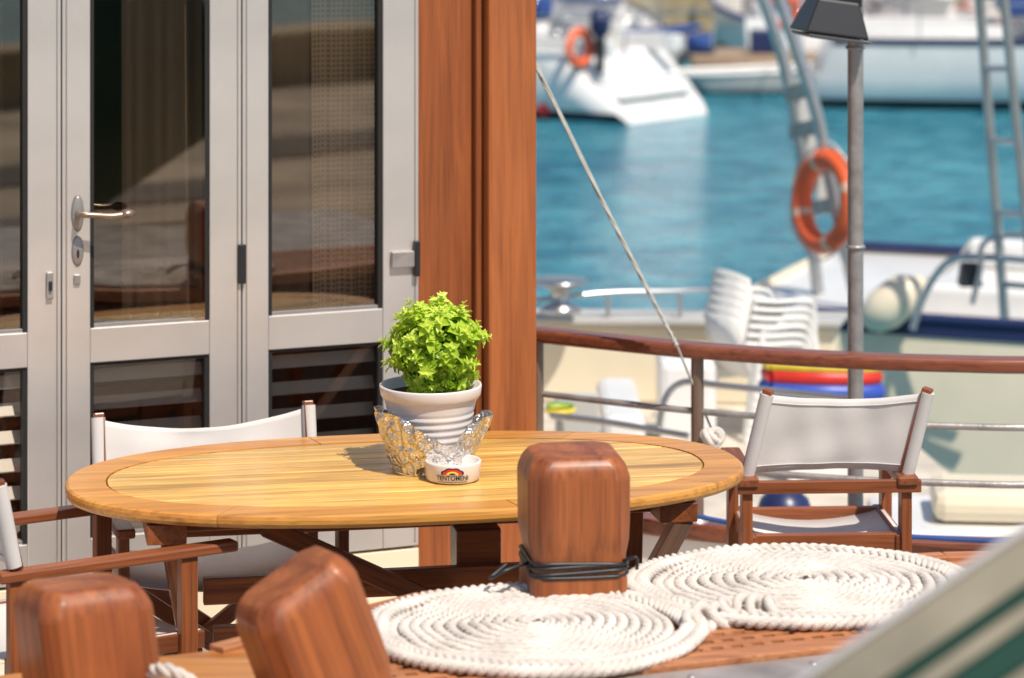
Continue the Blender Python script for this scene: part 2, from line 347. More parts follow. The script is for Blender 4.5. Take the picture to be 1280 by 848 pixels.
def leaf(name,t0,t1,sl,sr,tilt=0):
    g=group(name,(0,0,0)); g.parent=cab
    y0,y1=-.022,.022; zb,zt=.225,2.23
    span('stile_l',(t0,y0,zb),(t0+sl,y1,zt),ALU,g,.003)
    span('stile_r',(t1-sr,y0,zb),(t1,y1,zt),ALU,g,.003)
    a,b=t0+sl+.0005,t1-sr-.0005
    for z0,z1 in((zb,.345),(.868,.972),(2.13,zt)):
        span('rail',(a,y0+.001,z0),(b,y1-.001,z1),ALU,g,.003)
    for z0,z1 in((.345,.868),(.972,2.13)):
        w=.013
        span('bead',(a,y0+.008,z0),(a+w,y1-.005,z1),RUBBER,g,.001); span('bead',(b-w,y0+.008,z0),(b,y1-.005,z1),RUBBER,g,.001)
        span('bead',(a+w,y0+.009,z0),(b-w,y1-.006,z0+w*.8),ALU_D,g,.001); span('bead',(a+w,y0+.009,z1-w*.8),(b-w,y1-.006,z1),RUBBER,g,.001)
        tl=tilt if z0>.9 else 0; dy=math.tan(tl)*(b-a)/2
        mk('pane',[(a+w,0.004-dy,z0),(b-w,0.004+dy,z0),(b-w,0.004+dy,z1),(a+w,0.004-dy,z1)],[(0,1,2,3)],GLASS,g)
    for x in(t0+.012,t1-.012): span('groove',(x-.002,y0-.0015,zb+.01),(x+.002,y0+.002,zt-.01),ALU_D,g,0)
    for k in range(6):
        z=.40+k*.083
        box('louvre',((a+b)/2,.056,z),(b-a-.004,.010,.042),WHITE,g,.002,rot=(-.55,0,0))
    return g
leaf('door_leaf',-2.04,-1.463,.085,.10)
leaf('door_leaf_b',-1.459,-.904,.085,.10,math.radians(-6.5))
leaf('door_leaf_c',-.900,-.326,.083,.118)
def curtain(name,x0,x1,y,mat,amp=.018,wl=.055,z0=.2,z1=2.3):
    n=int((x1-x0)/.006); v=[];f=[]
    for i in range(n+1):
        x=x0+(x1-x0)*i/n
        for k,z in enumerate((z0,(z0+z1)/2,z1)):
            v.append((x,y+amp*math.sin(2*math.pi*x/wl+.6*math.sin(x*9))*(1-.3*k)+.008*math.sin(x*31+k),z))
    for i in range(n):
        for k in range(2): a=i*3+k; f.append((a,a+3,a+4,a+1))
    return mk(name,v,f,mat,cab,True)
curtain('curtain_checked',-.63,-.40,.12,CHECK,.012,.06,.9)
curtain('curtain_plain',-.86,-.635,.13,CURT_P,.014,.09,.9)
curtain('curtain_dark',-1.24,-.95,.12,CURT_D,.028,.085,.9)
curtain('curtain_left',-2.0,-1.60,.13,CURT_P,.02,.09,.9)
box('inner_table',(-1.1,1.1,.6),(.9,.5,.05),W_CHAIR,cab)
hw=group('door_handle'); hw.parent=cab
def oval(name,c,rx,rz_,mat,par,th=.006):
    o=lathe(name,[(0,th),(.8,th),(1,th*.4),(1,0)],mat,par,c,32); o.scale=(rx,rz_,1); o.rotation_euler=(math.pi/2,0,0); return o
hz=2.43-465*8.5/F
oval('handle_plate',(-1.413,-.0225,hz),.019,.055,ALU_D,hw)
tube('lever',[(-1.413,-.03,hz),(-1.413,-.07,hz),(-1.39,-.082,hz),(-1.32,-.085,hz-.006),(-1.27,-.082,hz)],.009,BRONZE,hw)
oval('lever_knob',(-1.275,-.073,hz-.002),.024,.014,BRONZE,hw,.02)
kz=2.43-512*8.5/F
oval('key_plate',(-1.413,-.0225,kz),.018,.046,ALU_D,hw)
oval('keyhole',(-1.413,-.0285,kz-.008),.004,.014,BLACK,hw,.002)
span('bolt',(-1.425,-.03,kz-.10),(-1.405,-.0225,kz-.07),ALU_D,hw)
span('latch',(-1.508,-.034,hz-.25),(-1.488,-.0225,hz-.17),STEEL_D,hw)
span('latch_pin',(-1.503,-.042,hz-.225),(-1.493,-.034,hz-.195),BLACK,hw)
span('hinge',(-.916,-.036,hz-.24),(-.892,-.0225,hz-.12),BLACK,hw)
z=2.43-525*8.85/F
span('hinge_arm',(-.42,-.04,z-.025),(-.345,-.0225,z+.025),STEEL_D,hw)
span('hinge_knuckle',(-.345,-.045,z-.055),(-.328,-.0225,z+.055),BLACK,hw)
# ---------------------------------------------------------------- table
TC=Vector((-.275,7.58,0)); TA=math.radians(10.2)
tab=group('oval_table',TC,TA)
def se(a,b,ang,n=2.3):
    c,s=math.cos(ang),math.sin(ang)
    return (a*math.copysign(abs(c)**(2/n),c), b*math.copysign(abs(s)**(2/n),s))
A,B=.905,.485; ZT=.75
prof=[(-.105,0),(-.008,0),(-.002,-.004),(0,-.012),(0,-.022),(-.004,-.030),(-.012,-.034),(-.105,-.034)]
nseg=8
for sgi in range(nseg):
    v=[];f=[]; a0=2*math.pi*sgi/nseg+.2; a1=a0+2*math.pi/nseg-.003; n=16; m=len(prof)
    for i in range(n+1):
        a=a0+(a1-a0)*i/n
        for off,dz in prof: 
            x,y=se(A+off,B+off,a); v.append((x,y,ZT+dz))
    for i in range(n):
        for j in range(m):
            p=i*m+j;qq=(i+1)*m+j; f.append((p,qq,(i+1)*m+(j+1)%m,i*m+(j+1)%m))
    f.append(tuple(range(m))); f.append(tuple(n*m+j for j in range(m)))
    mk('rim_segment',v,f,W_RIM,tab)
ai,bi=A-.1095,B-.1095; npl=11; pw=2*bi/npl
for j in range(npl):
    ya=-bi+j*pw+.0026; yb=-bi+(j+1)*pw-.0026
    L_=[];R_=[]
    for k in range(9):
        y=ya+(yb-ya)*k/8; t=min(1,abs(y)/bi); x=ai*max(0,(1-t**2.3))**(1/2.3)
        L_.append((-x,y));R_.append((x,y))
    poly=L_[::-1]+R_
    prism('plank',poly,ZT-.03,ZT-.0005-random.random()*.0012,W_TOP,tab,.0018)
pl=[se(ai,bi,2*math.pi*i/64) for i in range(64)]
prism('underboard',pl,ZT-.05,ZT-.031,W_DARK,tab)
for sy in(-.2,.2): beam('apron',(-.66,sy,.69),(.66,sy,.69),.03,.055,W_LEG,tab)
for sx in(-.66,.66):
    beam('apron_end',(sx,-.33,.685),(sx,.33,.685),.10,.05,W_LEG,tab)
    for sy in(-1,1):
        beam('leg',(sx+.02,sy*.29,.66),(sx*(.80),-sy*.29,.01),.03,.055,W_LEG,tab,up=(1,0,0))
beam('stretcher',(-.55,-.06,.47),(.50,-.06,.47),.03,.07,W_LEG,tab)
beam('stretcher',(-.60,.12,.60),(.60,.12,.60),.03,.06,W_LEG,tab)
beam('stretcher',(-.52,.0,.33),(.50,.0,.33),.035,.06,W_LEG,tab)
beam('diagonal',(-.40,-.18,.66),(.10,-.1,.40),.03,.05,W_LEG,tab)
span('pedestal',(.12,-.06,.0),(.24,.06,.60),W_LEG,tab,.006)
# ---------------------------------------------------------------- pot plant
pot=group('potted_basil',(-.2175,7.60,ZT))
prof=[(0,.004),(.078,.0),(.086,.006)]
for i in range(1,47):
    z=.006+i*.00387; r=.086+.036*(i/46)
    if 10<i<40: r+=.0016*math.sin(i*math.pi/2.5)
    prof.append((r,z))
prof+=[(.128,.192),(.134,.200),(.137,.222),(.136,.227),(.130,.226),(.122,.20),(.10,.195),(0,.195)]
lathe('pot',prof,CERAM,pot,n=64)
lathe('soil',[(0,.198),(.121,.2)],plain('soil',(.06,.04,.025),.9),pot)
NJ=20
def foilfn(p,a,j):
    w=j/(NJ-1)
    r=Vector((p.x,p.y,0)).length
    ca,sa=math.cos(a),math.sin(a)
    rid=lambda s,o:(abs(noise.noise(Vector((ca*s+o,sa*s,w*s*.45)))))
    nz=.009-rid(2.6,0)*.020+.004-rid(5.5,5)*.012+.001-rid(12,9)*.004
    k=(r+max(-.003,nz*(.5+w)))/r
    gap=math.exp(-((math.atan2(math.sin(a+1.15),math.cos(a+1.15)))/.32)**2)
    left=max(0,math.cos(a-math.pi*1.12)); right=max(0,math.cos(a+.25))
    z=p.z*(1+.62*left*w+.50*right**2*w-.35*gap*w+.06*math.sin(a*5)*w)
    fl=w*w*(.026*right**3+.010*left)
    return Vector((p.x*k+ca*fl,p.y*k+sa*fl,max(.002,z)))
fp=[(.098+.034*(j/(NJ-1)),.002+.102*j/(NJ-1)) for j in range(NJ)]
fo=lathe('foil_wrap',fp,FOIL,pot,n=150,fn=foilfn)
for p in fo.data.polygons: p.use_smooth=False
lv=[];lf=[];vals=[]
C=Vector((.014,0,.330)); R=.097
def addleaf(p,t,n,size,val):
    t=t.normalized(); s=t.cross(n).normalized(); n=s.cross(t).normalized()
    w=size*.33; b=len(lv); up=n*size*.12
    pts=[p, p+t*size*.35+s*w+up, p+t*size*.4-up*.2, p+t*size*.35-s*w+up, p+t*size*.75+s*w*.62+up*.4,p+t*size-up*1.0,p+t*size*.75-s*w*.62+up*.4]
    lv.extend(pts); lf.extend([(b,b+1,b+2),(b,b+2,b+3),(b+1,b+4,b+5,b+2),(b+3,b+2,b+5,b+6)])
    vals.extend([val]*4)
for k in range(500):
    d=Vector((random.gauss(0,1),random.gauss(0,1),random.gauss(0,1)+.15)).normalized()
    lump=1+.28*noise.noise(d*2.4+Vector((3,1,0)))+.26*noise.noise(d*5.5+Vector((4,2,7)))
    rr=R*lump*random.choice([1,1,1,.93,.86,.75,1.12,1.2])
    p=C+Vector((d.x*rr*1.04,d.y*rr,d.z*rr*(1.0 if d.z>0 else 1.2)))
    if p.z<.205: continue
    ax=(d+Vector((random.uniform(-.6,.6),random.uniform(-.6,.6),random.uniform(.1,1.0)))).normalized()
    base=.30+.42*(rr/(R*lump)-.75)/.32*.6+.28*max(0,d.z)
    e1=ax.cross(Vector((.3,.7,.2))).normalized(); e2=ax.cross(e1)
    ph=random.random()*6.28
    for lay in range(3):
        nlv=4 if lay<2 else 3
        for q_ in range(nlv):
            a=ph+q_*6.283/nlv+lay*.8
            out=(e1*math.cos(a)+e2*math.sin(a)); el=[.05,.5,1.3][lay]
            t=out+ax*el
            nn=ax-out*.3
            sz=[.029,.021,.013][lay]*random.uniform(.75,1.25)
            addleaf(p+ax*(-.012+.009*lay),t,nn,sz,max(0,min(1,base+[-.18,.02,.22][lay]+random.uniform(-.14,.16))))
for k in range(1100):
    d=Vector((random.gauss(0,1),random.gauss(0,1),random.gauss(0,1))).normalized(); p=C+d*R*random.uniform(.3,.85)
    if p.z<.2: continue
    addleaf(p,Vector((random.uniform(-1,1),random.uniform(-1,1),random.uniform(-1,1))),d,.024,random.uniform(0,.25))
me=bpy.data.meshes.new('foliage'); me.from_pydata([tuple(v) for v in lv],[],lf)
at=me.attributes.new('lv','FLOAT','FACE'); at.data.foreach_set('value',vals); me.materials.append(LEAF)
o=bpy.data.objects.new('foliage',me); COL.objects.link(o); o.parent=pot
STEMM=plain('stem',(.20,.30,.06),.6)
for k in range(26):
    a=random.random()*6.28; r=random.random()*.03; e=random.random()*.08
    tube('stem',[(r*math.cos(a),r*math.sin(a),.19),((r+e)*math.cos(a),(r+e)*math.sin(a),.30)],.0018,STEMM,pot,False,res=1)
# ---------------------------------------------------------------- ashtray
ash=group('ashtray',(-.155,7.475,ZT))
lathe('bowl',[(0,.001),(.066,.001),(.071,.005),(.074,.044),(.0745,.049),(.072,.052),(.067,.050),(.062,.018),(0,.016)],CERAM,ash,n=64)
def wrapmesh(name,verts,faces,mat,r=.0745):
    out=[]
    for x,z in verts:
        a=-math.pi/2+x/r; out.append((r*math.cos(a),r*math.sin(a),z))
    return mk(name,out,faces,mat,ash)
cu=bpy.data.curves.new('t','FONT'); cu.body='TENTOMENI'; cu.size=.0165; cu.align_x='CENTER'; cu.offset=.0003
to=bpy.data.objects.new('t',cu); COL.objects.link(to); bpy.context.view_layer.update()
dg=bpy.context.evaluated_depsgraph_get(); tm=bpy.data.meshes.new_from_object(to.evaluated_get(dg))
wrapmesh('lettering',[(v.co.x*.95,v.co.y+.0125) for v in tm.vertices],[tuple(p.vertices) for p in tm.polygons],BLACK,.0752)
bpy.data.objects.remove(to)
n=24
for k,(r0,r1,mt) in enumerate(((.020,.0165,BLACK),(.0165,.011,RED),(.011,.006,YEL),(.006,.0005,NAVY))):
    v=[];f=[]
    for i in range(n+1):
        a=math.pi*i/n
        sc=1+.12*(abs(math.sin(a*4)) if k<2 else 0)
        v+= [(1.45*r0*sc*math.cos(a),.027+r0*.82*sc*math.sin(a)),(1.45*r1*math.cos(a),.027+r1*.82*math.sin(a))]
    for i in range(n): f.append((2*i,2*i+1,2*i+3,2*i+2))
    wrapmesh('emblem',v,f,mt,.0750+.00025*k)
v=[];f=[]
for i in range(30):
    a=-.040+i*.0027; b=len(v); v+=[(a,.0065),(a+.0017,.0065),(a+.0017,.0088),(a,.0088)]; f.append((b,b+1,b+2,b+3))
wrapmesh('small_print',v,f,RUBBER,.0740)
# ---------------------------------------------------------------- director chairs
def canvas_back(par,W,z0,z1,pts_fn,sag=.03,top=.02,wrap=.018,name='back_canvas'):
    nx,nz=36,10; v=[];f=[]
    def pt(s,w):
        z=z0+(z1-z0)*w; edge=1-s*s
        z-=top*edge*w-.010*edge*(1-w)
        lx,ly=pts_fn(z)
        wr=.004*math.sin(s*6+w*4)+.002*math.sin(s*13-w*5)+.002*math.sin(w*9+s*3)
        return (s*(W/2+wrap)+lx,ly+sag*edge+wr*edge,z)
    for i in range(nx+1):
        for k in range(nz+1): v.append(pt(-1+2*i/nx,k/nz))
    for i in range(nx):
        for k in range(nz): a=i*(nz+1)+k; f.append((a,a+nz+1,a+nz+2,a+1))
    o=mk(name,v,f,CANVAS,par,True); s_=o.modifiers.new('s','SOLIDIFY'); s_.thickness=.003
    for sx in(-1,1):
        L=[]
        for k in range(5):
            z=z0+(z1-z0)*k/4; lx,ly=pts_fn(z); L.append((sx*(W/2+.002)+lx,ly,z))
        tube('canvas_sleeve',L,.020,CANVAS,par,False)
    for w in(.09,.91):
        for off in(-.002,.002):
            L=[]
            for i in range(nx+1):
                p=pt((-1+2*i/nx)*.98,w); L.append((p[0],p[1]+off,p[2]))
            tube('seam',L,.0014,CANVAS,par,False,res=1)
def chair(name,loc,rz,W=.56,H=.86,arm=.60,D=.46,lean=(0,.06),straight=False,cv=.20,armlen=.0,th=.045,seatmat=None,top=.02,sag=.03,armw=.05):
    g=group(name,loc,rz); h=W/2
    def lf_(z):
        t=max(0,(z-arm)/.25); return (lean[0]*t,D/2-.03+lean[1]*t)
    for sx in(-1,1):
        x=sx*h
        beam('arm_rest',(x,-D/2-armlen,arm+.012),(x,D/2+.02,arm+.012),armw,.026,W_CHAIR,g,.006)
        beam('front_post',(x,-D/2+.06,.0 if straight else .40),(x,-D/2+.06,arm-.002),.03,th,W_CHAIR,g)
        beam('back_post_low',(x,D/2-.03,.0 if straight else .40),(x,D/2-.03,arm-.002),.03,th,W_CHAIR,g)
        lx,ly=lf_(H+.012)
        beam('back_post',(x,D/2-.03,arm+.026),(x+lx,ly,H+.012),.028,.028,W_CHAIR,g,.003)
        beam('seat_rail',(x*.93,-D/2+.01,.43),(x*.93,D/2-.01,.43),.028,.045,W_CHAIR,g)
        if not straight:
            beam('floor_runner',(x*.93,-D/2+.02,.018),(x*.93,D/2-.02,.018),.028,.035,W_CHAIR,g)
            for yy in(-D/2+.09,D/2-.07):
                beam('cross_leg',(x*.92,yy+sx*.016,.02),(-x*.92,yy+sx*.016,.42),.024,.042,W_CHAIR,g)
        else:
            beam('side_stretcher',(x,-D/2+.08,.18),(x,D/2-.05,.18),.022,.04,W_CHAIR,g)
    if straight:
        for yy in(-D/2+.05,D/2-.03):
            beam('seat_crossbar',(-h+.024,yy,.43),(h-.024,yy,.43),.026,.05,W_CHAIR,g)
            beam('low_crossbar',(-h+.024,yy,.2),(h-.024,yy,.2),.026,.04,W_CHAIR,g)
        beam('arm_crossbar',(-h-.04,D/2-.0,arm-.005),(h+.03,D/2-.0,arm-.005),.022,.036,W_CHAIR,g)
    nx=12; v=[];f=[]
    for i in range(nx+1):
        s=-1+2*i/nx
        for yy in(-D/2+.02,0,D/2-.02): v.append((s*h*.96,yy,.455-.035*(1-s*s)))
    for i in range(nx):
        for k in range(2): a=i*3+k; f.append((a,a+3,a+4,a+1))
    o=mk('seat_canvas',v,f,seatmat or CANVAS,g,True); s_=o.modifiers.new('s','SOLIDIFY'); s_.thickness=.004
    canvas_back(g,W,H-cv,H,lf_,top=top,sag=sag)
    return g
chair('director_chair',(-.80,8.03-.2,0),math.radians(17),W=.60,H=.81,arm=.58,cv=.19,lean=(0,.05),top=.055,sag=.05)
chair('director_chair',(.885,8.27,0),math.pi+.05,W=.455,H=.86,arm=.60,D=.40,lean=(-.055,.03),straight=True,cv=.235,th=.058,top=.022,sag=-.02,armw=.06)
fx=Vector((.86,.52,0)); nrm=Vector((-.52,.86,0))
B1=Vector((-1.22,6.84,0)); ctr=B1+fx*.27+nrm*.27
ang=math.atan2(.52,.86)+math.pi/2
chair('director_chair',ctr,ang,W=.54,H=.88,arm=.645,D=.54,lean=(0,.05),cv=.20,armlen=.07)
# ---------------------------------------------------------------- raised platform with grating
plat=group('stern_platform')
FAR=[(-1.9,5.6),(-1.3,5.80),(-.63,6.08),(-.2,6.50),(.5,6.74),(1.04,6.86),(2.4,6.98)]
def fary(x):
    for a,b in zip(FAR,FAR[1:]):
        if a[0]<=x<=b[0]: return a[1]+(b[1]-a[1])*(x-a[0])/(b[0]-a[0])
    return FAR[-1][1]
pp=[(-1.9,4.4),(2.4,4.4)]+FAR[::-1]
prism('platform_body',pp,0.002,.664,W_DARK,plat,.01)
def G(t,n): return (t*.937-.35*n, 5.86+.35*t+.937*n)
prism('solid_top',[(-1.9,4.4),G(-.42,-1.3),G(-.42,-.03),G(-.42,.46),(-.65,6.07),(-1.3,5.79),(-1.9,5.6)],.666,.70,W_PLAT,plat,.004)
prism('metal_plate',[G(-.41,-1.3),G(2.2,-1.3),G(2.2,-.045),G(-.41,-.045)],.666,.695,PLATE,plat,.003)
prism('edge_trim',[G(-.41,-.04),G(2.2,-.04),G(2.2,.0),G(-.41,.0)],.666,.708,W_GRATE,plat,.004)
for a,b in zip(FAR[2:],FAR[3:]): beam('far_trim',(a[0],a[1]-.02,.69),(b[0],b[1]-.02,.69),.05,.045,W_GRATE,plat)
pitch=.048
def gbar(t0,n0,t1,n1,w,z0,z1,nm):
    a=G(t0,n0);b=G(t1,n1); beam(nm,(a[0],a[1],(z0+z1)/2),(b[0],b[1],(z0+z1)/2),w,z1-z0,W_GRATE,plat,.002)
def inside(t,n):
    x,y=G(t,n); return y<fary(x)-.03
k=0
while k*pitch<.9:
    n=.026+k*pitch; k+=1
    ts=[-.41+i*.02 for i in range(131) if inside(-.41+i*.02,n)]
    if len(ts)>3: gbar(ts[0],n,ts[-1],n,.024,.68,.7045,'grating_bar')
t=-.40
while t<2.2:
    ns=[i*.01 for i in range(100) if inside(t,i*.01)]
    if ns: gbar(t,.002,t,ns[-1],.022,.679,.7020,'grating_cross')
    t+=pitch
for i in range(7):
    a=G(-.2+i*.28,-.10); lathe('bolt',[(0,.004),(.008,.004),(.010,0)],STEEL_D,plat,(a[0],a[1],.6955),16)
def ropemat(name,cx,cy,z,R,seed,ex=1.0):
    g=group(name,(cx,cy,z)); g.scale=(ex,1,1); rr=.0112; pit=.0232; verts=[];faces=[]
    th=0; pts=[]; rad=.012
    while rad<R:
        ds=.0075; pts.append((rad,th)); th+=ds/max(rad,.012); rad=.012+pit*th/(2*math.pi)
    M=5
    for st in range(3):
        base=len(verts)
        for i,(r,a) in enumerate(pts):
            wob=.007*noise.noise(Vector((math.cos(a)*2+seed,math.sin(a)*2,r*12)))
            dome=.012*(1-(r/R)**2)+.010*noise.noise(Vector((r*6*math.cos(a),r*6*math.sin(a),seed)))+.004*noise.noise(Vector((r*25*math.cos(a),r*25*math.sin(a),seed)))
            c=Vector(((r+wob)*math.cos(a),(r+wob)*math.sin(a),rr+dome))
            rad_=Vector((math.cos(a),math.sin(a),0)); upv=Vector((0,0,1))
            ph=2*math.pi*(i*.0075/.066)+2*math.pi*st/3
            cc=c+(rad_*math.cos(ph)*1.0+upv*math.sin(ph)*.8)*rr*.58
            for j in range(M):
                b=2*math.pi*j/M; verts.append(cc+(rad_*math.cos(b)+upv*math.sin(b))*rr*.62)
        for i in range(len(pts)-1):
            for j in range(M):
                faces.append((base+i*M+j,base+i*M+(j+1)%M,base+(i+1)*M+(j+1)%M,base+(i+1)*M+j))
    mk('coil',verts,faces,ROPEM,g,True)
    for q_ in range(2):
        verts=[];faces=[];n=300;br=.0145; RR=R+br*(.8+1.75*q_); M=6
        for st in range(3):
            base=len(verts)
            for i in range(n):
                a=2*math.pi*i/n; ph=2*math.pi*(34+q_)*i/n*(1 if q_ else -1)+2*math.pi*st/3
                rad_=Vector((math.cos(a),math.sin(a),0)); c=rad_*RR*(1+.010*math.sin(a*5+seed)+.006*math.sin(a*11+seed))+Vector((0,0,br*(1-.15*q_)))
                cc=c+(rad_*math.cos(ph)+Vector((0,0,1))*math.sin(ph)*.8)*br*.6
                for j in range(M):
                    b=2*math.pi*j/M; verts.append(cc+(rad_*math.cos(b)+Vector((0,0,1))*math.sin(b))*br*.62)
            for i in range(n):
                for j in range(M):
                    i2=(i+1)%n; faces.append((base+i*M+j,base+i*M+(j+1)%M,base+i2*M+(j+1)%M,base+i2*M+j))
        mk('border',verts,faces,ROPEM,g,True)
    return g
ropemat('rope_mat',.045,6.175,.706,.290,1.3,1.10)
ropemat('rope_mat',.665,6.53,.708,.290,5.1,1.20)
g=group('rope_knot')
for i in range(7):
    a=.9+i*.06
    torus('loop',.026,.012,ROPEM,g,(.40+.030*i-.01*(i%2),6.19+.03*i*(1 if i<5 else .6),.725+.004*(i%2)),(random.uniform(.6,1.2),random.uniform(-.4,.4),a),n=24,m=8)
def bollard(name,loc,hw_,H,rot=(0,0,0),zb=.0,wedge=0,sk=0):
    g=group(name,loc,rot=rot)
    rings=[(zb,.94,.12),(.095,.94,.12),(.125,.90,.15),(.150,.91,.18),(.185,.98,.24),(.225,1.0,.26),(H-.048,1.0,.27),(H-.020,.93,.28),(H,.80,.30)]
    v=[];f=[]
    for z,s,c in rings:
        w=hw_*s; k=w*(1-c); up=max(0,(z-.15)/(H-.15))
        for x,y in((w,-k),(w,k),(k,w),(-k,w),(-w,k),(-w,-k),(-k,-w),(k,-w)):
            v.append((x+random.uniform(-.0012,.0012),y+random.uniform(-.0012,.0012),z+wedge*x*up+sk*y*up+random.uniform(-.001,.001)))
    for r in range(len(rings)-1):
        for j in range(8): f.append((r*8+j,r*8+(j+1)%8,(r+1)*8+(j+1)%8,(r+1)*8+j))
    f.append(tuple(range(8))); f.append(tuple((len(rings)-1)*8+j for j in range(8)))
    o=mk('post',v,f,W_BOL,g); b=o.modifiers.new('b','BEVEL'); b.width=.008; b.segments=4; b.limit_method='ANGLE'; b.angle_limit=math.radians(18)
    for p in o.data.polygons: p.use_smooth=True
    o.modifiers.new('w','WEIGHTED_NORMAL')
    return g
b1=bollard('mooring_bollard',(.140,6.52,.66),.118,.372,(0,0,math.radians(8)))
for k in range(4):
    pts=[];r=.114
    for i in range(40):
        a=2*math.pi*i/40; pts.append((r*max(-.97,min(.97,1.25*math.cos(a))),r*max(-.97,min(.97,1.25*math.sin(a))),.112+.007*k+.006*math.sin(a+k*1.3)))
    tube('cord',pts,.0042,BLACK,b1,False,True)
tube('cord_tail',[(-.11,-.05,.13),(-.17,-.08,.12),(-.20,-.06,.10),(-.16,-.04,.125)],.004,BLACK,b1)
tube('cord_tail',[(.10,-.10,.14),(.125,-.12,.15),(.13,-.10,.12)],.004,BLACK,b1)
bollard('mooring_bollard',(-.30,5.60,.61),.114,.40,(math.radians(-6),math.radians(-20),math.radians(24)),wedge=.18)
bollard('mooring_bollard',(-.80,5.58,.595),.116,.38,(math.radians(-5),math.radians(-6),math.radians(28)),wedge=-.12)
rp=group('rope_coil',(-.662,5.53,.70))
twisted('rope',[(-.05,.02,.10),(-.01,-.03,.125),(.035,-.02,.10),(.03,.03,.075),(-.02,.03,.07),(-.04,-.02,.06),(.01,-.05,.055),(.05,-.01,.045),(.03,.04,.03),(-.03,.04,.025),(-.05,-.02,.018),(.0,-.06,.016),(.07,-.04,.016),(.11,.03,.016)],.0135,ROPEM,rp,.07)
# ---------------------------------------------------------------- near windscreen, lower right
ws=group('boat_windscreen')
d=(Vector((.594,3.35,1.626))-Vector((.31,3.30,1.452))).normalized(); 
p0=Vector((.31,3.30,1.446))-d*.5; p1=p0+d*1.7
dn=Vector((.30,-.55,-.78)); dn=(dn-d*dn.dot(d)).normalized()
def strip(nm,a,b,mat,th=.02):
    nn=d.cross(dn).normalized()
    q=[p0+dn*a,p1+dn*a,p1+dn*b,p0+dn*b]; v=q+[x+nn*th for x in q]
    o=mk(nm,v,[(0,1,2,3),(4,5,6,7),(0,1,5,4),(1,2,6,5),(2,3,7,6),(3,0,4,7)],mat,ws); bevel(o,.004); return o
strip('top_edge',0,.010,ALU,.034)
strip('top_frame',.0105,.060,TANF,.03)
strip('seal',.061,.075,GREEN_D,.032)
strip('pane',.076,.098,TANF,.02)
strip('mid_frame',.099,.135,GREEN_D,.03)
strip('lower_pane',.136,.155,TANF,.02)
strip('bottom_frame',.156,.20,GREEN_D,.03)
strip('coaming',.201,1.6,GREEN_D,.04)
